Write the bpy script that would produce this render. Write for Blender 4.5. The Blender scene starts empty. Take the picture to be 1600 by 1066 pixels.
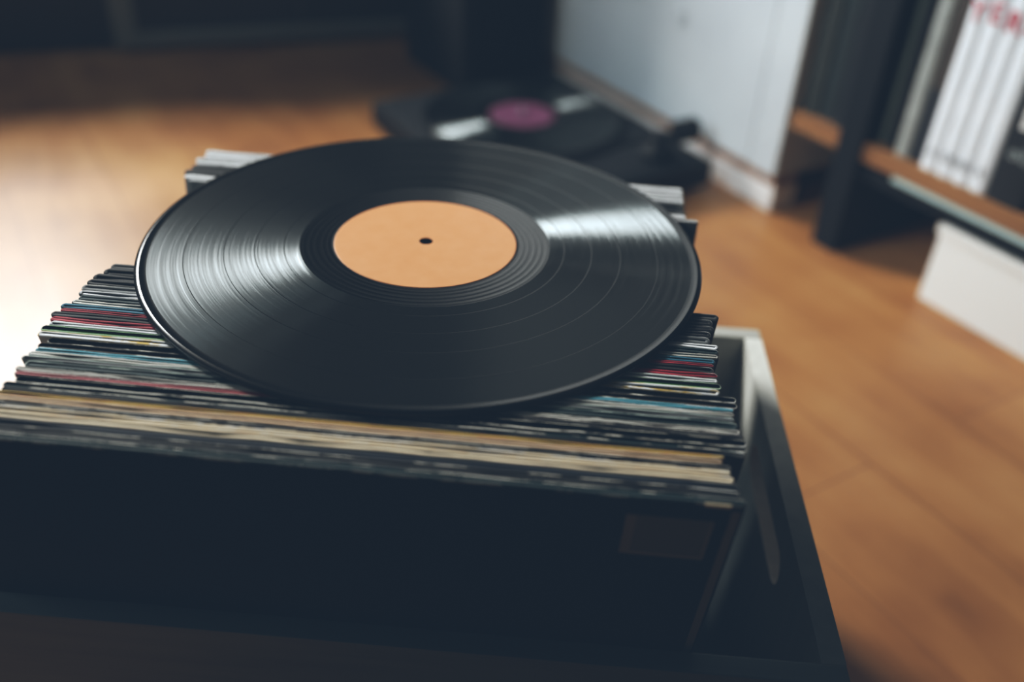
import bpy, bmesh, math, random
from mathutils import Vector, Matrix
random.seed(7)
R = math.radians
scene = bpy.context.scene
COL = scene.collection

# ------------------------------------------------------------------ materials
def mat(name, col, rough=.6, spec=.5, metal=0., emit=None, estr=0., coat=0.):
    m = bpy.data.materials.new(name); m.use_nodes = True
    b = m.node_tree.nodes['Principled BSDF']
    b.inputs['Base Color'].default_value = (*col, 1)
    b.inputs['Roughness'].default_value = rough
    b.inputs['Specular IOR Level'].default_value = spec
    b.inputs['Metallic'].default_value = metal
    b.inputs['Coat Weight'].default_value = coat
    if emit:
        b.inputs['Emission Color'].default_value = (*emit, 1)
        b.inputs['Emission Strength'].default_value = estr
    return m
def nd(m, t, **k):
    n = m.node_tree.nodes.new(t)
    for a, v in k.items():
        if hasattr(n, a): setattr(n, a, v)
        else: n.inputs[a].default_value = v
    return n
def lk(m, a, b): m.node_tree.links.new(a, b)
def bsdf(m): return m.node_tree.nodes['Principled BSDF']
def ramp(m, stops, interp='LINEAR'):
    r = nd(m, 'ShaderNodeValToRGB'); cr = r.color_ramp; cr.interpolation = interp
    while len(cr.elements) < len(stops): cr.elements.new(.5)
    for e, (p, c) in zip(cr.elements, stops): e.position = p; e.color = (*c, 1)
    return r
def mottled(name, c1, c2, rough, scale=(3, 3, 3), detail=4, lo=.35, hi=.65, spec=.4, nscale=5., bump=0.):
    m = mat(name, c1, rough, spec)
    tc = nd(m, 'ShaderNodeTexCoord'); mp = nd(m, 'ShaderNodeMapping'); mp.inputs['Scale'].default_value = scale
    nz = nd(m, 'ShaderNodeTexNoise', Scale=nscale, Detail=detail)
    rp = ramp(m, [(lo, c1), (hi, c2)])
    lk(m, tc.outputs['Object'], mp.inputs['Vector']); lk(m, mp.outputs[0], nz.inputs['Vector'])
    lk(m, nz.outputs['Fac'], rp.inputs[0]); lk(m, rp.outputs[0], bsdf(m).inputs['Base Color'])
    if bump:
        bp = nd(m, 'ShaderNodeBump', Strength=bump, Distance=.001)
        lk(m, nz.outputs['Fac'], bp.inputs['Height']); lk(m, bp.outputs[0], bsdf(m).inputs['Normal'])
    return m

def floor_material():
    m = mat('oak_planks', (.3, .15, .06), .3, .30)
    geo = nd(m, 'ShaderNodeNewGeometry')
    mp = nd(m, 'ShaderNodeMapping'); mp.inputs['Rotation'].default_value = (0, 0, R(55))
    lk(m, geo.outputs['Position'], mp.inputs['Vector'])
    br = nd(m, 'ShaderNodeTexBrick', Scale=1., **{'Mortar Size': .0012, 'Brick Width': .95, 'Row Height': .125, 'Bias': 0., 'Mortar Smooth': .3})
    br.offset = .37
    br.inputs['Color1'].default_value = (0, 0, 0, 1); br.inputs['Color2'].default_value = (1, 1, 1, 1); br.inputs['Mortar'].default_value = (.2, .2, .2, 1)
    lk(m, mp.outputs[0], br.inputs['Vector'])
    mp2 = nd(m, 'ShaderNodeMapping'); mp2.inputs['Scale'].default_value = (1.6, 14, 1)
    lk(m, mp.outputs[0], mp2.inputs['Vector'])
    nz = nd(m, 'ShaderNodeTexNoise', Scale=2.2, Detail=6., Distortion=.6); lk(m, mp2.outputs[0], nz.inputs['Vector'])
    nz2 = nd(m, 'ShaderNodeTexNoise', Scale=7.5, Detail=3.); lk(m, geo.outputs['Position'], nz2.inputs['Vector'])
    a = nd(m, 'ShaderNodeMath', operation='MULTIPLY'); a.inputs[1].default_value = .10; lk(m, br.outputs['Color'], a.inputs[0])
    b = nd(m, 'ShaderNodeMath', operation='MULTIPLY_ADD'); b.inputs[1].default_value = .36; lk(m, nz.outputs['Fac'], b.inputs[0]); lk(m, a.outputs[0], b.inputs[2])
    c = nd(m, 'ShaderNodeMath', operation='MULTIPLY_ADD'); c.inputs[1].default_value = .62; lk(m, nz2.outputs['Fac'], c.inputs[0]); lk(m, b.outputs[0], c.inputs[2])
    rp = ramp(m, [(.28, (.17, .068, .026)), (.44, (.36, .158, .056)), (.58, (.45, .215, .08)), (.78, (.55, .29, .12))])
    lk(m, c.outputs[0], rp.inputs[0]); lk(m, rp.outputs[0], bsdf(m).inputs['Base Color'])
    # seams darken
    mx = nd(m, 'ShaderNodeMix', data_type='RGBA'); lk(m, br.outputs['Fac'], mx.inputs['Factor'])
    lk(m, rp.outputs[0], mx.inputs[6]); mx.inputs[7].default_value = (.30, .13, .05, 1)
    lk(m, mx.outputs[2], bsdf(m).inputs['Base Color'])
    rr = nd(m, 'ShaderNodeMapRange'); rr.inputs['To Min'].default_value = .30; rr.inputs['To Max'].default_value = .44
    lk(m, nz.outputs['Fac'], rr.inputs['Value']); lk(m, rr.outputs[0], bsdf(m).inputs['Roughness'])
    return m

def vinyl_material(name='pressed_vinyl'):
    """Fine concentric grooves: two families of steep groove walls, one facing out and one facing in, each a narrow anisotropic gloss"""
    m = mat(name, (.004, .005, .006), .5, .12)
    nt = m.node_tree; base = bsdf(m); out = nt.nodes['Material Output']
    tc = nd(m, 'ShaderNodeTexCoord')
    sp = nd(m, 'ShaderNodeSeparateXYZ'); lk(m, tc.outputs['Object'], sp.inputs[0])
    cb = nd(m, 'ShaderNodeCombineXYZ'); lk(m, sp.outputs[0], cb.inputs[0]); lk(m, sp.outputs[1], cb.inputs[1])
    ln = nd(m, 'ShaderNodeVectorMath', operation='LENGTH'); lk(m, cb.outputs[0], ln.inputs[0])
    rad = ln.outputs['Value']
    nrm = nd(m, 'ShaderNodeVectorMath', operation='NORMALIZE'); lk(m, cb.outputs[0], nrm.inputs[0])
    c1 = nd(m, 'ShaderNodeCombineXYZ'); lk(m, rad, c1.inputs[0])
    nz = nd(m, 'ShaderNodeTexNoise', Scale=420., Detail=3., Roughness=.7); lk(m, c1.outputs[0], nz.inputs['Vector'])
    c2 = nd(m, 'ShaderNodeCombineXYZ'); lk(m, rad, c2.inputs[1])
    n2 = nd(m, 'ShaderNodeTexNoise', Scale=1100., Detail=4., Roughness=.75); lk(m, c2.outputs[0], n2.inputs['Vector'])
    # grooves wander a little, band by band: skew the wall direction around the axis
    sk = nd(m, 'ShaderNodeMath', operation='MULTIPLY_ADD'); sk.inputs[1].default_value = .55; sk.inputs[2].default_value = -.275; lk(m, n2.outputs['Fac'], sk.inputs[0])
    crs = nd(m, 'ShaderNodeVectorMath', operation='CROSS_PRODUCT'); crs.inputs[0].default_value = (0, 0, 1); lk(m, nrm.outputs[0], crs.inputs[1])
    sc = nd(m, 'ShaderNodeVectorMath', operation='SCALE'); lk(m, crs.outputs[0], sc.inputs[0]); lk(m, sk.outputs[0], sc.inputs['Scale'])
    wd = nd(m, 'ShaderNodeVectorMath', operation='ADD'); lk(m, nrm.outputs[0], wd.inputs[0]); lk(m, sc.outputs[0], wd.inputs[1])
    st = nd(m, 'ShaderNodeMapRange'); st.inputs['From Min'].default_value = .3; st.inputs['From Max'].default_value = .7
    st.inputs['To Min'].default_value = TILT - .20; st.inputs['To Max'].default_value = TILT + .20; lk(m, nz.outputs['Fac'], st.inputs['Value'])
    sh = None
    for sgn in (1, -1):
        sg = nd(m, 'ShaderNodeMath', operation='MULTIPLY'); sg.inputs[1].default_value = sgn; lk(m, st.outputs[0], sg.inputs[0])
        v = nd(m, 'ShaderNodeVectorMath', operation='SCALE'); lk(m, wd.outputs[0], v.inputs[0]); lk(m, sg.outputs[0], v.inputs['Scale'])
        ad = nd(m, 'ShaderNodeVectorMath', operation='ADD'); ad.inputs[1].default_value = (0, 0, 1); lk(m, v.outputs[0], ad.inputs[0])
        tr = nd(m, 'ShaderNodeVectorTransform'); tr.vector_type = 'NORMAL'; tr.convert_from = 'OBJECT'; tr.convert_to = 'WORLD'; lk(m, ad.outputs[0], tr.inputs[0])
        nn = nd(m, 'ShaderNodeVectorMath', operation='NORMALIZE'); lk(m, tr.outputs[0], nn.inputs[0])
        p = nt.nodes.new('ShaderNodeBsdfPrincipled'); p.inputs['Base Color'].default_value = (.003, .004, .005, 1)
        p.inputs['Specular Tint'].default_value = (.80, .95, 1, 1); p.inputs['IOR'].default_value = VIOR; p.inputs['Roughness'].default_value = VR; p.inputs['Anisotropic'].default_value = VANI
        p.inputs['Anisotropic Rotation'].default_value = .25
        tg = nd(m, 'ShaderNodeTangent'); tg.direction_type = 'RADIAL'; tg.axis = 'Z'
        lk(m, tg.outputs[0], p.inputs['Tangent']); lk(m, nn.outputs[0], p.inputs['Normal'])
        if sh is None: sh = p.outputs[0]
        else:
            mx = nd(m, 'ShaderNodeMixShader'); mx.inputs[0].default_value = .5; lk(m, sh, mx.inputs[1]); lk(m, p.outputs[0], mx.inputs[2]); sh = mx.outputs[0]
    mx = nd(m, 'ShaderNodeMixShader'); mx.inputs[0].default_value = .85; lk(m, base.outputs[0], mx.inputs[1]); lk(m, sh, mx.inputs[2])
    lk(m, mx.outputs[0], out.inputs['Surface'])
    return m
VR = .285; VANI = 1.; TILT = .66; VIOR = 1.65

M = {}
M['floor'] = floor_material()
M['vinyl'] = vinyl_material()
M['vinyl_smooth'] = mat('polished_vinyl', (.004, .005, .006), .18, .3)
M['label'] = mottled('peach_paper_label', (.93, .40, .17), (.96, .44, .20), .42, nscale=30, lo=.3, hi=.7)
M['label_ring'] = mat('pressed_label_ring', (.72, .33, .14), .45)
M['purple'] = mat('purple_paper_label', (.13, .035, .085), .5)
M['crate'] = mottled('shaded_pine', (.12, .155, .16), (.08, .10, .105), .6, scale=(2, 30, 30), nscale=4, lo=.35, hi=.75, bump=.1)  # front board's shade is put into the colour: pine darkened to blue-grey
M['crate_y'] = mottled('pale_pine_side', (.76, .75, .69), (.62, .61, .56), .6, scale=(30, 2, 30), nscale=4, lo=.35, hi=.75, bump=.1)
M['crate_back'] = mottled('pale_pine_back', (.76, .75, .69), (.62, .61, .56), .6, scale=(2, 30, 30), nscale=4)
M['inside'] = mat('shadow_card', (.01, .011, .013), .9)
M['paper'] = mat('white_inner_paper', (.55, .55, .55), .8)
M['white'] = mottled('white_lacquer', (.60, .64, .67), (.52, .56, .60), .45, nscale=2.)
M['white_glossy'] = mat('white_painted_plinth', (.82, .80, .80), .35)
M['oakstrip'] = mat('brown_wood_edge', (.30, .15, .08), .5)
M['board'] = mottled('shelf_oak', (.33, .17, .075), (.25, .12, .055), .45, scale=(1, 12, 12))
M['boardedge'] = mat('pale_metal_strip', (.45, .6, .62), .35)
M['black'] = mat('black_lacquer', (.006, .008, .012), .65, .2)
M['black_soft'] = mat('black_cloth', (.008, .009, .012), .9, .2)
M['grey_frame'] = mat('grey_painted_frame', (.22, .25, .25), .6)
M['dark_glass'] = mat('dark_panel', (.02, .022, .028), .5)
M['wall'] = mottled('plain_plaster', (.12, .13, .14), (.10, .11, .12), .9)
M['boxwhite'] = mat('white_card_box', (.9, .9, .88), .5)
M['knob'] = mat('grey_steel', (.35, .37, .38), .35, metal=.8)
M['red_ink'] = mat('red_ink', (.45, .04, .07), .6)
M['grey_ink'] = mat('grey_ink', (.12, .14, .17), .6)
M['pale_ink'] = mat('pale_ink', (.28, .32, .33), .6)

# ------------------------------------------------------------------ helpers
def tag(o, label, cat, group=None):
    o['label'] = label; o['category'] = cat
    if group: o['group'] = group
    return o
def empty(name, loc=(0, 0, 0), rot=(0, 0, 0)):
    o = bpy.data.objects.new(name, None); COL.objects.link(o)
    o.location = loc; o.rotation_euler = rot; o.empty_display_size = .02
    return o
def obj(name, bm, mats, parent=None, loc=(0, 0, 0), rot=(0, 0, 0), smooth=False):
    me = bpy.data.meshes.new(name); bm.normal_update(); bm.to_mesh(me); bm.free()
    for q in (mats if isinstance(mats, (list, tuple)) else [mats]): me.materials.append(q)
    if smooth:
        for p_ in me.polygons: p_.use_smooth = True
    o = bpy.data.objects.new(name, me); COL.objects.link(o)
    o.location = loc; o.rotation_euler = rot
    if parent: o.parent = parent
    return o
def struct(name, bm, m, **k):
    o = obj(name, bm, m, **k); o['kind'] = 'structure'; return o
def box(bm, x0, x1, y0, y1, z0, z1, bev=0., mi=0):
    r = bmesh.ops.create_cube(bm, size=1)
    vs = r['verts']
    for v in vs:
        v.co = Vector((x0 + (v.co.x + .5) * (x1 - x0), y0 + (v.co.y + .5) * (y1 - y0), z0 + (v.co.z + .5) * (z1 - z0)))
    fs = {f for v in vs for f in v.link_faces}
    for f in fs: f.material_index = mi
    if bev:
        es = list({e for v in vs for e in v.link_edges})
        bmesh.ops.bevel(bm, geom=es, offset=bev, segments=2, profile=.7, affect='EDGES', material=-1)
    return bm
def newbox(*a, **k): return box(bmesh.new(), *a, **k)
def lathe(prof, seg=192, closed=True, mis=None):
    bm = bmesh.new(); rings = []
    for (r_, z_) in prof:
        rings.append([bm.verts.new((r_ * math.cos(2 * math.pi * i / seg), r_ * math.sin(2 * math.pi * i / seg), z_)) for i in range(seg)])
    n = len(prof)
    for k in range(n if closed else n - 1):
        a, b = rings[k], rings[(k + 1) % n]
        for i in range(seg):
            f = bm.faces.new((a[i], a[(i + 1) % seg], b[(i + 1) % seg], b[i])); f.smooth = True
            if mis: f.material_index = mis[k]
    bmesh.ops.recalc_face_normals(bm, faces=bm.faces)
    return bm
def curve_mesh(splines, depth, bevel=0.):
    """flat outline (with holes) extruded to a plate; returns mesh data"""
    cu = bpy.data.curves.new('tmp', 'CURVE'); cu.dimensions = '2D'; cu.fill_mode = 'BOTH'; cu.extrude = depth / 2
    for pts in splines:
        s = cu.splines.new('POLY'); s.points.add(len(pts) - 1); s.use_cyclic_u = True
        for q, pt in zip(s.points, pts): q.co = (pt[0], pt[1], 0, 1)
    o = bpy.data.objects.new('tmp', cu); COL.objects.link(o)
    dg = bpy.context.evaluated_depsgraph_get(); me = bpy.data.meshes.new_from_object(o.evaluated_get(dg))
    bpy.data.objects.remove(o); bpy.data.curves.remove(cu)
    return me
def stadium(cx, cy, L, H, n=10):
    pts = []
    for k in range(n + 1):
        a = -math.pi / 2 + math.pi * k / n; pts.append((cx + L / 2 - H / 2 + H / 2 * math.cos(a), cy + H / 2 * math.sin(a)))
    for k in range(n + 1):
        a = math.pi / 2 + math.pi * k / n; pts.append((cx - L / 2 + H / 2 + H / 2 * math.cos(a), cy + H / 2 * math.sin(a)))
    return pts
def text_obj(name, s, size, m, parent, loc, rot, thick=.0003, sx=1.):
    cu = bpy.data.curves.new('tmp', 'FONT'); cu.body = s; cu.size = size; cu.extrude = thick; cu.align_x = 'CENTER'; cu.resolution_u = 3
    cu.offset = size * .012
    o = bpy.data.objects.new('tmp', cu); COL.objects.link(o)
    dg = bpy.context.evaluated_depsgraph_get(); me = bpy.data.meshes.new_from_object(o.evaluated_get(dg))
    bpy.data.objects.remove(o); bpy.data.curves.remove(cu)
    me.materials.clear(); me.materials.append(m)
    t = bpy.data.objects.new(name, me); COL.objects.link(t); t.parent = parent; t.location = loc; t.rotation_euler = rot; t.scale = (sx, 1, 1)
    return t

# ------------------------------------------------------------------ geometry of the place (metres, floor z = 0)
CAMH = .57
A_W = R(-55)                                   # direction of the shelf wall
W = Vector((math.cos(A_W), math.sin(A_W), 0)); N = Vector((-W.y, W.x, 0))   # N points away from the room, into the furniture
K = Vector((.291, 1.155, 0))                   # front bottom right corner of the white cabinet

# floor and walls
bm = bmesh.new()
for v in ((-4.2, -2.0), (3.5, -2.0), (3.5, 4.6), (-4.2, 4.6)): bm.verts.new((*v, 0))
bm.verts.ensure_lookup_table(); bm.faces.new(bm.verts)
r_ = bmesh.ops.extrude_face_region(bm, geom=list(bm.faces))
for v in [g for g in r_['geom'] if isinstance(g, bmesh.types.BMVert)]: v.co.z = -.05
bmesh.ops.recalc_face_normals(bm, faces=bm.faces)
struct('floor', bm, M['floor'])
wr = newbox(-2.6, 2.4, .34, .42, 0, 2.8)
struct('wall_right', wr, M['wall'], loc=K, rot=(0, 0, A_W))
# back wall with the window that lights the room: stands across the far end, perpendicular to the shelf wall
WB = 2.35; WU = -1.10; WH = 1.10; WW = .95; WZ = 1.86     # distance along -W from K, window centre across, size, height of centre
def wallmesh():
    me = curve_mesh([[(-3.4, 0), (.34, 0), (.34, 2.8), (-3.4, 2.8)],
                     [(WU - WW / 2, WZ - WH / 2), (WU - WW / 2, WZ + WH / 2), (WU + WW / 2, WZ + WH / 2), (WU + WW / 2, WZ - WH / 2)]], .10)
    return me
VB = {'VU': WU}
# local frame of the back wall: x = N direction, y = -W
WALLROT = math.atan2(N.y, N.x)
WBp = K - W * WB
me = wallmesh(); me.materials.clear(); me.materials.append(M['wall'])
o = bpy.data.objects.new('wall_back', me); COL.objects.link(o); o['kind'] = 'structure'
o.location = WBp - W * .05; o.rotation_euler = (R(90), 0, WALLROT)
# window frame
bm = bmesh.new(); t = .04
x0, x1, z0, z1 = WU - WW / 2, WU + WW / 2, WZ - WH / 2, WZ + WH / 2
for a in ((x0, x0 + t, z0, z1), (x1 - t, x1, z0, z1), (x0 + t, x1 - t, z0, z0 + t), (x0 + t, x1 - t, z1 - t, z1)):
    box(bm, a[0], a[1], 0.02, .07, a[2], a[3])
struct('window_1', bm, mat('window_paint', (.7, .7, .7), .5), loc=WBp, rot=(0, 0, WALLROT))
def area(name, loc, target, sx, sy, power, col):
    l = bpy.data.lights.new(name, 'AREA'); l.shape = 'RECTANGLE'; l.size = sx; l.size_y = sy; l.energy = power; l.color = col
    o = bpy.data.objects.new(name, l); COL.objects.link(o); o.location = loc
    o.rotation_euler = (Vector(target) - Vector(loc)).to_track_quat('-Z', 'Z').to_euler()
    return o
KEYC = WBp + N * WU + Vector((0, 0, WZ)) - W * .12
area('window_daylight', KEYC, KEYC + W, WW - .06, WH - .06, 220, (.95, .98, 1.0))

# ------------------------------------------------------------------ crate of records
CX0, CX1, CY0, CY1, CH, TH = -.300, .1480, .2508, .5350, .215, .0115
crate = empty('wooden_crate', ((CX0 + CX1) / 2, (CY0 + CY1) / 2, 0))
tag(crate, 'low pale wooden crate with slotted handles holding the packed row of record sleeves', 'crate')
ox, oy = crate.location.x, crate.location.y
hx, hy = (CX1 - CX0) / 2, (CY1 - CY0) / 2
FOOT = .003
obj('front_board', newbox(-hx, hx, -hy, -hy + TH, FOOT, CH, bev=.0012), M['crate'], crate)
obj('back_board', newbox(-hx, hx, hy - TH, hy, FOOT, CH, bev=.0012), M['crate_back'], crate)
for sx in (-1, 1):
    L = 2 * hy - 2 * TH - .0004
    me = curve_mesh([[(-L / 2, FOOT), (L / 2, FOOT), (L / 2, CH), (-L / 2, CH)], stadium(0, .180, .105, .024)], TH)
    me.materials.clear(); me.materials.append(M['crate_y'])
    o = bpy.data.objects.new('side_board', me); COL.objects.link(o); o.parent = crate
    o.location = (sx * (hx - TH / 2), 0, 0); o.rotation_euler = (R(90), 0, R(90))
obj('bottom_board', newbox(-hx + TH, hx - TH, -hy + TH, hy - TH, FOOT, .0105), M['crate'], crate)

# ------------------------------------------------------------------ record resting on the sleeves
RC = Vector((-.0707, .4305, CAMH - .2443))
RN = Vector((.0146, .0197, 1)).normalized()
def plane_z(x, y): return RC.z - ((x - RC.x) * RN.x + (y - RC.y) * RN.y) / RN.z
ROT_REC = Vector((0, 0, 1)).rotation_difference(RN).to_euler()

def groove_profile(hole=.0036, lab=.05, rim=.1505):
    """half section of a 12 inch disc: bead, lead-in, bands of fine grooves parted by track gaps, dead wax, label recess"""
    top = []   # (r, z, material of the ring starting here)
    top.append((rim - .0022, .00132, 1)); top.append((rim - .0027, .00134, 1)); top.append((rim - .0036, .00095, 1))
    r = rim - .0058
    top.append((r, .0009, 1))
    gaps = [.1445, .1266, .1065, .0908, .0758]       # outer edge of each band
    ends = [.1270, .1069, .0912, .0762, .0680]
    for g, e in zip(gaps, ends):
        top.append((g, .0009, 0)); top.append(((g + e) / 2, .0009, 0)); top.append((e, .0009, 1))
    # dead wax with the lead-out spiral
    for q in (.0665, .0632, .0600, .0565, .0537):
        top.append((q + .0005, .00082, 1)); top.append((q + .00018, .00088, 1)); top.append((q - .00018, .00088, 1)); top.append((q - .0005, .00082, 1))
    top.append((.0512, .00082, 1)); top.append((lab + .0005, .00095, 1)); top.append((lab + .0001, .0006, 1)); top.append((hole, .0006, 1))
    prof = [(rim, 0.), (rim - .0001, .0004), (rim - .0004, .0007)] + [(a, b) for a, b, c in top]
    mi = [1, 1, 1] + [c for a, b, c in top]
    n0 = len(prof)
    prof += [(hole, -.0006), (.05, -.0006), (.0505, -.0009), (rim - .0058, -.0009), (rim - .0026, -.0012), (rim - .0005, -.0010), (rim - .0001, -.0005)]
    mi += [1] * 7
    return prof, mi
def vinyl_record(name, labmat, label, loc, rot, cat='record', seg=256):
    root = empty(name, loc, rot); tag(root, label, cat)
    prof, mi = groove_profile()
    obj('disc', lathe(prof, seg, True, mi), [M['vinyl'], M['vinyl_smooth']], root)
    # paper label with a shallow pressed ring and the spindle hole
    lp = [(.0498, .0006), (.0494, .00090), (.0350, .00092), (.0346, .00089), (.0342, .00092), (.0162, .00092), (.0158, .00089), (.0154, .00092), (.0046, .00092), (.0038, .00080), (.0037, .0006)]
    lb = obj('paper_label', lathe(lp, 128, True), labmat, root)
    for p_ in lb.data.polygons: p_.use_smooth = False
    return root
rec = vinyl_record('vinyl_record', M['label'], 'large black vinyl record with peach orange centre label lying on the packed sleeves', RC, ROT_REC)

# ------------------------------------------------------------------ record sleeves
def worn_edge(name, base, dark, amount, seed, scale=75.):
    """raw card edge of a sleeve, rubbed pale in places"""
    m = mat(name, base, .75, .3)
    tc = nd(m, 'ShaderNodeTexCoord'); mp = nd(m, 'ShaderNodeMapping'); mp.inputs['Scale'].default_value = (1, 6, 1); mp.inputs['Location'].default_value = (seed * 1.37, seed * .71, 0)
    nz = nd(m, 'ShaderNodeTexNoise', Scale=scale, Detail=3., Roughness=.65)
    lk(m, tc.outputs['Object'], mp.inputs[0]); lk(m, mp.outputs[0], nz.inputs['Vector'])
    lo = .68 - amount * .45
    rp = ramp(m, [(max(lo - .04, 0), base), (lo + .04, dark)])
    inv = nd(m, 'ShaderNodeMath', operation='SUBTRACT'); inv.inputs[0].default_value = 1.; lk(m, nz.outputs['Fac'], inv.inputs[1])
    sx = nd(m, 'ShaderNodeSeparateXYZ'); lk(m, tc.outputs['Object'], sx.inputs[0])
    er = nd(m, 'ShaderNodeMapRange'); er.inputs['From Min'].default_value = .148; er.inputs['From Max'].default_value = .1525; lk(m, sx.outputs[0], er.inputs['Value'])
    ea = nd(m, 'ShaderNodeMath', operation='MULTIPLY'); ea.inputs[1].default_value = .9 if seed % 2 else .35; lk(m, er.outputs[0], ea.inputs[0])
    mx = nd(m, 'ShaderNodeMix', data_type='RGBA'); lk(m, ea.outputs[0], mx.inputs['Factor']); mx.inputs[7].default_value = (.72, .72, .70, 1)
    lk(m, nz.outputs['Fac'], rp.inputs[0]); lk(m, rp.outputs[0], mx.inputs[6]); lk(m, mx.outputs[2], bsdf(m).inputs['Base Color'])
    return m
PAL = {
 'black': (.010, .012, .016), 'navy': (.012, .022, .04), 'teal': (.02, .075, .085), 'dteal': (.010, .035, .042),
 'cream': (.82, .68, .49), 'tan': (.66, .46, .30), 'white': (.84, .84, .85), 'offw': (.66, .64, .58), 'grey': (.16, .17, .175),
 'dgrey': (.05, .052, .055), 'red': (.42, .025, .05), 'dred': (.16, .012, .022), 'blue': (.03, .17, .26), 'cyan': (.12, .42, .52),
 'green': (.32, .50, .30), 'vgreen': (.20, .55, .12), 'yellow': (.62, .42, .10), 'orange': (.62, .26, .08), 'brown': (.09, .07, .06), 'mint': (.50, .58, .52)}
CM = {}
split_mat = mat('red_to_black_edge', (.35, .03, .05), .6)
_tc = nd(split_mat, 'ShaderNodeTexCoord'); _sx = nd(split_mat, 'ShaderNodeSeparateXYZ'); _rp = ramp(split_mat, [(.0, (.42, .03, .05)), (.05, (.012, .012, .016))])
lk(split_mat, _tc.outputs['Object'], _sx.inputs[0]); lk(split_mat, _sx.outputs[0], _rp.inputs[0]); lk(split_mat, _rp.outputs[0], bsdf(split_mat).inputs['Base Color'])
def top_mat(c):
    if ('t', c) not in CM:
        q = PAL[c]; CM[('t', c)] = mottled('sleeve_top_' + c, q, tuple(v * .55 for v in q), .75, scale=(1, 9, 1), nscale=70, lo=.45, hi=.8)
    return CM[('t', c)]
def face_mat(c):
    if ('f', c) not in CM:
        q = PAL[c]; CM[('f', c)] = mottled('sleeve_print_' + c, q, tuple(v * .7 for v in q), .5, nscale=12)
    return CM[('f', c)]
def edge_mat(c, d, amt):
    k = (c, d, amt)
    if k not in CM: CM[k] = worn_edge('sleeve_edge_%s_%s' % (c, d), PAL[c], PAL[d], amt, len(CM))
    return CM[k]

def sleeve_mesh(w, h, t, board, seed, tb=None):
    """card jacket standing on edge: front and back boards joined by round folds at both ends, a slit or an open mouth at the top; local y thickness, x width, origin bottom centre"""
    rnd = random.Random(seed)
    bm = bmesh.new()
    tb = tb or t
    ns = 6; nx = 18
    wob = [rnd.uniform(-.00035, .00035) for _ in range(nx + 1)]
    bow = [rnd.uniform(-.00012, .00012) for _ in range(nx + 1)]
    def loop(inset, z, top, tt):
        r = tt / 2
        pts = []
        rr = max(r - inset, .00006)
        for i in range(nx + 1):
            u = i / nx; x = -w / 2 + r + (w - 2 * r) * u
            pts.append((x, -rr + bow[i], z + (wob[i] if top else 0)))
        for k in range(1, ns):
            a = -math.pi / 2 + math.pi * k / ns; pts.append((w / 2 - r + rr * math.cos(a), rr * math.sin(a), z))
        for i in range(nx, -1, -1):
            u = i / nx; x = -w / 2 + r + (w - 2 * r) * u
            pts.append((x, rr + bow[i], z + (wob[nx - i] * .8 if top else 0)))
        for k in range(1, ns):
            a = math.pi / 2 + math.pi * k / ns; pts.append((-w / 2 + r + rr * math.cos(a), rr * math.sin(a), z))
        return [bm.verts.new(q) for q in pts]
    O0 = loop(0, 0, False, tb); O1 = loop(0, h - .0004, True, t); O2 = loop(min(.0006, t * .22), h, True, t)
    I1 = loop(board, h - .0001, True, t); I0 = loop(board, h - (.012 if board < t * .3 else .0012), False, t)
    def strip(a, b, mi):
        n = len(a)
        for i in range(n):
            f = bm.faces.new((a[i], a[(i + 1) % n], b[(i + 1) % n], b[i])); f.material_index = mi; f.smooth = True
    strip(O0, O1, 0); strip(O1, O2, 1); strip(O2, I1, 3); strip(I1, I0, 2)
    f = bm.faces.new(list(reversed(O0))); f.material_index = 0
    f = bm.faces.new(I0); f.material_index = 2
    bmesh.ops.recalc_face_normals(bm, faces=bm.faces)
    return bm
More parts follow.
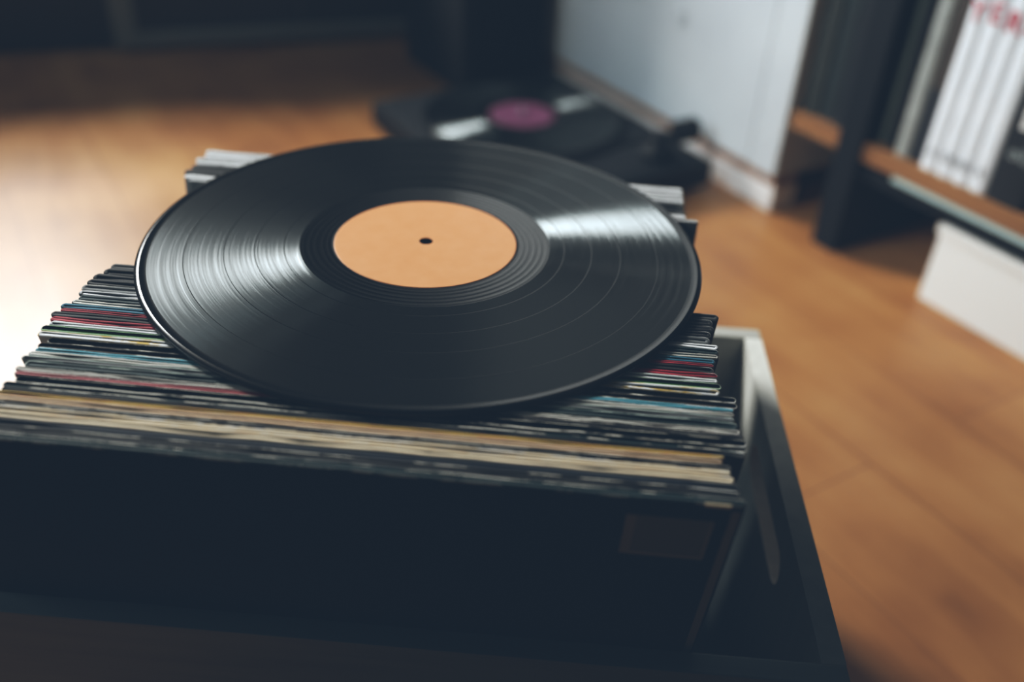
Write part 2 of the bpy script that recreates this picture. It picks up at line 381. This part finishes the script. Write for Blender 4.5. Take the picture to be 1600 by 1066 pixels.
# (y of the top edge, thickness mm, face colour, edge colour, second edge colour, wear 0..1, right end x, inner sleeve colour or None, description)
S = [
 (.2498, 3.4, 'black', 'dteal', 'offw', .34, .0755, 'dteal', 'black fronted record sleeve with square sticker, foremost of the crate'),
 (.2542, 3.6, 'black', 'black', 'offw', .34, .0735, 'black', 'black record sleeve with rubbed pale top edge directly behind the stickered one'),
 (.2585, 3.0, 'navy', 'navy', 'navy', .2, .0740, None, 'dark navy sleeve squeezed in front of the thick cream pair'),
 (.2626, 3.8, 'cream', 'cream', 'tan', .3, .0725, 'cream', 'thick cream sleeve, nearer one of the cream pair'),
 (.2662, 2.6, 'cream', 'cream', 'white', .4, .0715, None, 'thin cream sleeve, farther one of the cream pair'),
 (.2693, 2.2, 'black', 'black', 'offw', .45, .0720, None, 'thin black sleeve with flecked edge behind the cream pair'),
 (.2728, 3.2, 'tan', 'tan', 'cream', .3, .0690, 'tan', 'tan pinkish sleeve with rubbed white corner'),
 (.2757, 1.8, 'orange', 'yellow', 'orange', .3, .0700, None, 'thin yellow and orange edged sleeve behind the tan one'),
 (.2785, 2.4, 'black', 'black', 'dteal', .4, .0790, None, 'thin black sleeve just behind the yellow edged one'),
 (.2815, 2.6, 'black', 'dteal', 'offw', .40, .0800, 'black', 'dark green tinged sleeve with flecked edge before the pale looped sleeve'),
 (.2856, 3.6, 'black', 'offw', 'black', .35, .0805, 'black', 'black sleeve with cream outline and wide looped right fold'),
 (.2895, 2.6, 'dred', 'black', 'offw', .30, .0795, None, 'sleeve whose top edge is red at the left end and black at the right'),
 (.2927, 2.6, 'dgrey', 'offw', 'black', .52, .0790, None, 'dark grey sleeve with flaking cream edge'),
 (.2965, 3.6, 'dteal', 'dteal', 'mint', .35, .0785, 'dteal', 'deep teal sleeve with mint flecks along its edge'),
 (.3005, 2.6, 'teal', 'grey', 'mint', .5, .0775, None, 'grey teal thin sleeve behind the deep teal one'),
 (.3040, 2.4, 'grey', 'offw', 'white', .3, .0778, None, 'slim off-white edged sleeve just in front of the light cyan one'),
 (.3072, 2.6, 'cyan', 'cyan', 'white', .3, .0780, None, 'thin light cyan edged sleeve'),
 (.3104, 3.4, 'brown', 'offw', 'brown', .55, .0800, 'black', 'dark brown sleeve with chipped cream outline'),
 (.3146, 3.6, 'black', 'offw', 'black', .42, .0800, 'black', 'black sleeve with cream looped outline before the yellow patched one'),
 (.3192, 3.8, 'offw', 'white', 'yellow', .42, .0735, 'offw', 'white sleeve with yellow patches on its edge'),
 (.3238, 3.4, 'green', 'green', 'mint', .3, .0745, 'vgreen', 'light green sleeve with bright green stripe'),
 (.3275, 3.0, 'mint', 'white', 'mint', .3, .0735, 'mint', 'pale white sleeve behind the green one'),
 (.3318, 3.0, 'red', 'red', 'dred', .2, .0740, 'dred', 'crimson sleeve in front of the ring marked black one'),
 (.3358, 4.0, 'black', 'black', 'black', .2, .0725, 'black', 'black sleeve between two red edged ones'),
 (.3394, 2.4, 'dred', 'red', 'dgrey', .25, .0730, None, 'thin red edged sleeve between the plain black one and the blue one'),
 (.3430, 3.4, 'blue', 'blue', 'teal', .3, .0740, 'blue', 'mid blue sleeve behind the red edged ones'),
 (.3470, 3.2, 'navy', 'offw', 'black', .5, .0760, 'black', 'navy sleeve with pale curved right fold behind the blue one'),
 (.3512, 3.6, 'black', 'dteal', 'offw', .25, .0765, 'black', 'black sleeve with thin dark green rim'),
 (.3554, 3.6, 'grey', 'white', 'grey', .4, .0770, 'grey', 'grey sleeve with whitish rim beside the black block'),
 (.3606, 4.6, 'grey', 'grey', 'offw', .4, .0735, 'offw', 'mid grey thick sleeve just before the black block'),
 (.3660, 4.2, 'black', 'black', 'black', .2, .0745, 'black', 'glossy black sleeve, nearest of the three black ones at right'),
 (.3712, 4.6, 'black', 'black', 'white', .12, .0765, 'black', 'black sleeve with a few white specks, middle of the three black ones'),
 (.3768, 4.8, 'black', 'black', 'dgrey', .2, .0765, 'black', 'black sleeve with grey rim, farthest of the three black ones'),
]
S += [(.3828, 4.6, 'dgrey', 'dgrey', 'grey', .3, .0800, None, 'charcoal sleeve last of the front batch, corner just past the big record')]
S += [
 (.4885, 3.4, 'grey', 'white', 'white', .2, .0800, 'offw', 'grey faced sleeve with thin white tip poking out right, foremost of the rear batch'),
 (.4935, 5.6, 'grey', 'white', 'offw', .2, .0735, 'grey', 'white rimmed grey sleeve at the left of the rear batch, below the black pair'),
 (.5020, 6.0, 'black', 'black', 'black', .2, .0735, 'black', 'thick black sleeve in the rear pile, nearer of two'),
 (.5085, 6.0, 'black', 'black', 'dgrey', .2, .0735, 'black', 'thick black sleeve in the rear pile, farther of two'),
 (.5146, 4.0, 'white', 'white', 'grey', .2, .0740, 'offw', 'white sleeve, foremost of the rear white four'),
 (.5200, 4.0, 'white', 'white', 'mint', .2, .0740, 'offw', 'white sleeve, second of the rear white four'),
 (.5262, 5.0, 'grey', 'white', 'grey', .3, .0745, 'grey', 'grey faced white edged sleeve, third of the rear white four'),
 (.5335, 5.2, 'white', 'white', 'white', .2, .0745, 'white', 'white sleeve, rearmost in the crate'),
]
black_front = mottled('black_front_print', (.006, .007, .010), (.004, .005, .007), .8, spec=.08)
y_first, y_last = S[0][0], S[-1][0]
WID = .3095; HGT = .3115
bot0, bot1 = .2775, .5130     # bottoms are squeezed between the boards, tops fan out
n_s = len(S)
ROLL = math.atan(.0146)
NF = next(i for i in range(1, n_s) if S[i][0] - S[i - 1][0] > .02)
bnd = [S[0][0] - .0019]
for i in range(n_s - 1):
    y0_, t0_, y1_, t1_ = S[i][0], S[i][1], S[i + 1][0], S[i + 1][1]
    bnd.append(y0_ + (y1_ - y0_) * t0_ / (t0_ + t1_))
bnd.append(S[-1][0] + .0024)
span = bnd[-1] - bnd[0] - ((S[NF][0] - S[NF][1] / 2000) - (S[NF - 1][0] + S[NF - 1][1] / 2000)); cum = 0.
B0, B1 = .2925, .5000          # the bottoms stand closer together than the tops
for i, (ty0, th, fc, ec, e2, wear, xr, inner, desc) in enumerate(S):
    lo_, hi_ = bnd[i], bnd[i + 1]
    if i and ty0 - S[i - 1][0] > .02: lo_ = ty0 - th / 2000       # free gap under the big record between the two batches
    if i < n_s - 1 and S[i + 1][0] - ty0 > .02: hi_ = ty0 + th / 2000
    ty = (lo_ + hi_) / 2; pitch = hi_ - lo_
    t = pitch * .905
    kq = (B1 - B0) / span
    by = B0 + (cum + pitch / 2) * kq; cum += pitch; tb = t * kq * .88
    wid = (.3365 if i < 3 else WID) + .0015 * math.sin(i * 2.3)
    xc = xr - wid / 2
    zt = plane_z(xc, ty) - .0013
    lean = math.asin(max(-.5, min(.5, (by - ty) / HGT)))
    zb = .0140
    h = (zt - zb) / math.cos(lean) - abs(t / 2 * math.sin(lean)) - .0004
    loopy = 'loop' in desc or 'outline' in desc or inner in ('vgreen',)
    brd = .00055 if loopy else t * .465
    s = obj('record_sleeve', sleeve_mesh(wid, h, t, brd, i, tb), [(face_mat(fc) if i else black_front), edge_mat(ec, e2, wear), M['inside'], split_mat if 'left end' in desc else edge_mat(ec, e2, .28) if 'patches' in desc else top_mat(ec)], None, (xc, by, zb))
    s.rotation_euler = (lean, ROLL, 0)
    grp = 'record sleeves in the crate'
    tag(s, desc, 'record sleeve', 'record sleeves in the crate')
    if inner and loopy:
        ih = h - .0035 if inner not in ('vgreen',) else h - .0005
        ib = obj('inner_sleeve', newbox(-wid / 2 + .004, wid / 2 - .005, -t / 2 + .0011, t / 2 - .0011, h - .0119, h - .0012), face_mat(inner), s)
    if i == 0:
        stk = obj('price_sticker', newbox(.0275 - .0735 + .0735 - .0, .0275 + .034, -t / 2 - .0004, -t / 2 - .00005, 0, .0262), mat('grey_sticker', (.085, .10, .095), .6), s)
        stk.location = (-xc + .0035, 0, h - .0365)
        bm = bmesh.new(); X0, X1, Z0, Z1 = .0275, .0615, 0, .0262
        for a in ((X0, X0 + .0042, Z0, Z1), (X0 + .0042, X1, Z0, Z0 + .0022), (X1 - .0014, X1, Z0 + .0022, Z1)): box(bm, a[0], a[1], -t / 2 - .0006, -t / 2 - .00042, a[2], a[3])
        obj('sticker_border', bm, mat('pale_border', (.17, .17, .15), .6), stk)
        obj('spine_strip', newbox(wid / 2 - .0052, wid / 2 - .0018, -t / 2 - .0004, -t / 2 - .00005, .0, h - .003), mat('pale_spine', (.13, .14, .135), .6), s)
        obj('corner_scuff', newbox(wid / 2 - .016, wid / 2 - .006, -t / 2 - .0003, -t / 2 + .0006, h - .0012, h + .0003, bev=.0002), mat('bare_card', (.62, .52, .36), .8), s)

# ------------------------------------------------------------------ things on the floor behind the crate
TC = K - W * .305 - N * .20
tt = empty('turntable', TC, (0, 0, A_W)); tag(tt, 'black turntable on the floor beside the white cabinet with a purple labelled record on it', 'turntable')
bm = newbox(-.205, .215, -.172, .172, .010, .046, .004)
obj('plinth', bm, M['black'], tt)
for x_ in (-.17, .18):
    for y_ in (-.14, .14): obj('foot', lathe([(.0001, .0003), (.018, .0003), (.020, .004), (.018, .0098), (.0001, .0098)], 24, False), M['black'], tt, (x_, y_, 0))
PO = Vector((-.03, 0, 0))
obj('platter', lathe([(.0001, .0465), (.148, .0465), (.1500, .049), (.1500, .054), (.1485, .0555), (.0001, .0555)], 96, False), M['black'], tt, PO)
obj('spindle', lathe([(.0001, .0558), (.0033, .0558), (.0033, .066), (.0018, .069), (.0001, .069)], 16, False), M['knob'], tt, PO)
ab = obj('tonearm_base', lathe([(.0001, .0465), (.026, .0465), (.026, .058), (.014, .060), (.014, .082), (.0001, .084)], 32, False), M['black'], tt, (.165, .110, 0))
def tube(pts, r, seg=10):
    bm = bmesh.new(); prev = None
    for k, p_ in enumerate(pts):
        p_ = Vector(p_); d = (Vector(pts[min(k + 1, len(pts) - 1)]) - Vector(pts[max(k - 1, 0)])).normalized()
        a = d.cross(Vector((0, 0, 1))); a = a.normalized() if a.length > 1e-4 else Vector((1, 0, 0)); b = d.cross(a)
        ring = [bm.verts.new(p_ + (a * math.cos(2 * math.pi * i / seg) + b * math.sin(2 * math.pi * i / seg)) * r) for i in range(seg)]
        if prev:
            for i in range(seg): bm.faces.new((prev[i], prev[(i + 1) % seg], ring[(i + 1) % seg], ring[i]))
        else: bm.faces.new(list(reversed(ring)))
        prev = ring
    bm.faces.new(prev)
    return bm
arm = obj('tonearm', tube([(0, .045, .077), (0, -.02, .077), (-.002, -.12, .074), (-.012, -.175, .070), (-.03, -.20, .068)], .0045), M['black'], tt, (.165, .110, 0), smooth=True)
obj('counterweight', tube([(0, .03, .077), (0, .062, .077)], .017, 20), M['black'], arm)
obj('headshell', newbox(-.048, -.022, -.212, -.196, .0615, .0695, .001), M['black'], arm)
vinyl_record('vinyl_record', M['purple'], 'black vinyl record with purple label lying on the turntable on the floor', TC + W * PO.x + Vector((0, 0, .0570)), (0, 0, 0))

# ------------------------------------------------------------------ white cabinet (front plane through K, along W)
cab = empty('white_cabinet', K, (0, 0, A_W)); tag(cab, 'white painted cabinet with panelled door standing on the wooden floor', 'cabinet')
CL = -.86; DEP = .325
def wbox(x0, x1, y0, y1, z0, z1, bev=0.): return newbox(x0, x1, y0, y1, z0, z1, bev=bev)
obj('carcass', wbox(CL, -.002, .020, DEP, .052, 1.20), M['white'], cab)
obj('plinth', wbox(CL, 0., .004, .05, 0.0005, .036, .002), M['white_glossy'], cab)
obj('bottom_edge', wbox(CL, -.002, .006, .045, .037, .051), M['oakstrip'], cab)
door = obj('cabinet_door', wbox(CL + .005, -.0560, .001, .019, .053, 1.195, .002), M['white'], cab)
obj('side_stile', wbox(-.0515, 0, -.002, .019, .053, 1.2, .003), M['white'], cab)
kb = lathe([(.0001, -.002), (.007, -.002), (.0085, -.0045), (.0115, -.004), (.0125, 0), (.0001, 0)], 32, False)
kn = obj('knob', kb, M['white'], door, (-.237, .001, .208), (R(-90), 0, 0)); kn.rotation_euler = (R(90), 0, 0); kn.scale = (1, 1, -1)

# ------------------------------------------------------------------ bookcase to the right of it
bc = empty('bookcase', K, (0, 0, A_W)); tag(bc, 'dark framed bookcase with brown shelf board filled with books', 'bookcase')
ZB = .151
obj('shelf_board', wbox(.004, 1.25, .002, .30, ZB - .022, ZB, .001), M['board'], bc)
obj('metal_strip', wbox(.175, 1.25, -.0005, .004, ZB - .0275, ZB - .0225), M['boardedge'], bc)
obj('shade_rail', wbox(.125, 1.25, .006, .022, ZB - .045, ZB - .0278), M['black'], bc)  # black strip standing in for the shadow between shelf board and box
obj('upright', wbox(.088, .124, -.004, .30, .0005, 1.25, .003), M['black'], bc)
obj('upright', wbox(1.25, 1.285, -.004, .30, .0005, 1.25, .003), M['black'], bc)
obj('back_panel', wbox(.004, 1.25, .302, .312, .0005, 1.25), M['black'], bc)
obj('top_board', wbox(.004, 1.25, .002, .30, 1.23, 1.25), M['black'], bc)
obj('shelf_board', wbox(.125, 1.249, .01, .30, .56, .58), M['board'], bc)
# white box pushed under the shelf
bx = empty('storage_box', K + W * .395 + N * .01, (0, 0, A_W)); tag(bx, 'white card storage box standing on the floor under the shelf board', 'box')
bw = .145
bm = bmesh.new(); box(bm, -bw, bw, 0, .006, .0005, .088); box(bm, -bw, bw, .25, .256, .0005, .088); box(bm, -bw, -bw + .006, .006, .25, .0005, .088); box(bm, bw - .006, bw, .006, .25, .0005, .088); box(bm, -bw + .006, bw - .006, .006, .25, .0005, .006)
obj('box_body', bm, M['boxwhite'], bx)
obj('box_lid', newbox(-bw - .003, bw + .003, -.003, .259, .0885, .099, .001), M['boxwhite'], bx)

def book(s0, s1, h, d0, depth, col, label, rough=.5, spine=None, name='book', pages=True, emat=None):
    """hardback standing on the shelf: cover (two boards and rounded spine) with the page block as a part"""
    root = empty(name, K + W * ((s0 + s1) / 2) + N * d0 + Vector((0, 0, ZB + .0004)), (0, 0, A_W))
    tag(root, label, 'book', None)
    t = (s1 - s0) / 2 - .0003
    m = emat or mottled('cover_' + label.split()[0], col, tuple(c * .8 for c in col), rough, nscale=9)
    bm = bmesh.new(); n = 8; b = min(.0025, t * .3)
    outer = [(-t, depth)] + [(-t + t * (1 - math.cos(math.pi * k / n)), .0035 * (1 - math.sin(math.pi * k / n)) + 0.) for k in range(n + 1)] + [(t, depth)]
    inner = [(-t + b, depth)] + [(-t + b + (t - b) * (1 - math.cos(math.pi * k / n)), b + .0035 * (1 - math.sin(math.pi * k / n)) + 0.) for k in range(n + 1)] + [(t - b, depth)]
    vs = [[bm.verts.new((x_, y_, z_)) for x_, y_ in o_] for o_ in (outer, inner) for z_ in (0, h)]
    o0, o1, i0, i1 = vs
    L_ = len(outer)
    for k in range(L_ - 1):
        bm.faces.new((o0[k], o0[k + 1], o1[k + 1], o1[k])); bm.faces.new((i0[k], i1[k], i1[k + 1], i0[k + 1]))
        bm.faces.new((o1[k], o1[k + 1], i1[k + 1], i1[k])); bm.faces.new((o0[k], i0[k], i0[k + 1], o0[k + 1]))
    for e_ in (0, -1): bm.faces.new((o0[e_], o1[e_], i1[e_], i0[e_]))
    bmesh.ops.recalc_face_normals(bm, faces=bm.faces)
    obj('cover', bm, m, root)
    obj('pages', newbox(-t + b, t - b, .0095, depth - .004, .003, h - .003), M['paper'], root)
    return root
DK = [(.012, .016, .022), (.02, .03, .035), (.016, .02, .03), (.03, .035, .03), (.01, .014, .02)]
g = 'black'
book(.008, .034, .34, .012, .2, (.05, .06, .06), 'dark grey book standing at the left end of the shelf beside the cabinet')
book(.036, .060, .31, .014, .2, DK[1], 'slim blackish green book, second from the cabinet')
book(.062, .085, .33, .010, .2, DK[4], 'near black book touching the left of the dark upright')
book(.127, .139, .30, .02, .2, (.06, .08, .075), 'slim dark olive book just right of the dark upright')
book(.140, .149, .32, .022, .2, DK[2], 'slim navy book, second to the right of the upright')
book(.150, .158, .29, .018, .2, DK[0], 'slim black book beside the grey spined one')
gb = book(.1590, .1785, .31, .010, .2, (.34, .36, .35), 'tall grey spined book left of the brown black one')
bb = book(.1790, .1985, .31, .012, .2, (.06, .05, .045), 'dark brown book squeezed between grey and white books')
obj('lower_band', newbox(-.0098, .0098, -.0008, .0058, 0.001, .085), mat('black_band', (.012, .017, .026), .5), bb)
wm = mottled('white_spine', (.80, .83, .87), (.74, .78, .83), .5, nscale=6)
wbk = []
red = 'YERB'; low = ['A', 'CR', 'AN', 'K']
for k in range(4):
    s0 = .1992 + k * .0211
    b_ = book(s0, s0 + .0211, .30, .006, .2, (.8, .8, .8), ['white spined volume, leftmost of the four', 'white spined volume, second of the four', 'white spined volume, third of the four', 'white spined volume, rightmost of the four'][k] + ' beneath red lettering', emat=wm)
    b_['group'] = 'white volumes on the shelf'
    text_obj('red_letter', red[k], .030, M['red_ink'], b_, (0, -.0004, .166 + .004 * (k % 2)), (R(90), 0, 0))
    text_obj('grey_letter', low[k], .0125, M['grey_ink'], b_, (0, -.0004, .018), (R(90), 0, 0))
db = book(.2850, .330, .30, .004, .2, (.010, .014, .02), 'thick black book with pale lettering right of the white volumes')
text_obj('lettering', 'oil,', .020, M['pale_ink'], db, (0.0, -.0004, .050), (R(90), 0, 0))
obj('white_patch', newbox(-.010, .021, -.0008, .0058, .082, .16), mat('pale_patch', (.6, .6, .6), .5), db)
for k, c in enumerate([(.10, .03, .03), (.05, .07, .1), (.3, .3, .28), (.02, .02, .03), (.12, .1, .06), (.03, .05, .05)]):
    s0 = .333 + k * .033
    book(s0, s0 + .032, .27 + .01 * (k % 3), .01, .2, c, ['maroon', 'slate blue', 'pale grey', 'jet black', 'olive brown', 'dark green'][k] + ' book farther right on the shelf')

# ------------------------------------------------------------------ dark furniture at the far side
# grey framed low cabinet
md = empty('media_cabinet', (-.825, 1.64, 0), (0, 0, R(21.5))); tag(md, 'low dark cabinet with grey framed door far behind the crate', 'cabinet')
obj('carcass', newbox(-.75, .60, .03, .30, .012, .46), M['dark_glass'], md)
for x_ in (-.70, .54): obj('foot', newbox(x_, x_ + .04, .05, .28, .0005, .0118), M['black'], md)
bm = bmesh.new()
for a in ((-.022, .018, .012, .46), (.56, .60, .012, .46), (.018, .56, .012, .038), (.018, .56, .432, .46)): box(bm, a[0], a[1], 0., .028, a[2], a[3], .003)
fr = obj('door_frame', bm, M['grey_frame'], md)
obj('door_panel', newbox(.018, .56, .008, .02, .038, .432), M['dark_glass'], fr)
obj('door_bar', newbox(.318, .326, .0, .007, .038, .432), mat('dim_bar', (.08, .09, .09), .6), fr)
# black loudspeaker
sp = empty('loudspeaker', (-.172, 1.500, 0), (0, 0, WALLROT)); tag(sp, 'black floor loudspeaker beside the left end of the white cabinet', 'loudspeaker')
obj('speaker_body', newbox(0, .163, .012, .24, .006, .55, .006), M['black_soft'], sp)
obj('speaker_grille', newbox(.008, .155, -.002, .0115, .02, .54, .004), mat('black_mesh', (.006, .007, .01), .95, .2), sp)
for x_ in (.01, .13):
    for y_ in (.04, .20): obj('foot', newbox(x_, x_ + .02, y_, y_ + .02, .0003, .006), M['black'], sp)

# ------------------------------------------------------------------ light and camera
world = bpy.data.worlds.new('room_light'); scene.world = world; world.use_nodes = True
bg = world.node_tree.nodes['Background']; bg.inputs[0].default_value = (.55, .72, .9, 1); bg.inputs[1].default_value = .026
# added fill lamps to the left, with no window behind them
area("left_fill", (-2.6, .55, 1.45), (0, .8, .3), .9, .9, 8, (.70, .88, 1.0))  # added wide cool fill, widens the sheen on the record's left half
sd = area('cabinet_fill', (-1.7, .15, 1.5), (.30, 1.22, .36), .6, .6, 1.6, (.80, .92, 1.0)); sd.data.spread = R(34)  # added narrow beam, brightens the white cabinet and the books

camd = bpy.data.cameras.new('camera'); cam = bpy.data.objects.new('camera', camd); COL.objects.link(cam); scene.camera = cam
camd.sensor_width = 36; camd.lens = 31.635; camd.clip_start = .02; camd.clip_end = 50
r3, u3, w3 = Vector((.9964, .0756, .038)), Vector((-.0747, .5758, .8142)), Vector((-.0397, .8141, -.5794))
Mx = Matrix((r3, u3, -w3)).transposed()
cam.matrix_world = Matrix.Translation((0, 0, CAMH)) @ Mx.to_4x4()
camd.dof.use_dof = True; camd.dof.focus_distance = .43; camd.dof.aperture_fstop = 2.8; camd.dof.aperture_blades = 0

# faded film response: lifted blue-teal blacks, gentle shoulder
vs = scene.view_settings; vs.view_transform = 'Standard'; vs.look = 'None'; vs.exposure = 0; vs.gamma = 1
vs.use_curve_mapping = True
cm = vs.curve_mapping
for ci, lift, top, mid in ((0, .0095, .90, .088), (1, .0160, .92, .092), (2, .0255, .92, .092)):
    c = cm.curves[ci]; c.points[0].location = (0, lift); c.points[-1].location = (1, top); c.points.new(.10, mid); c.points.new(.4, .415 if ci < 2 else .40)
cm.update()
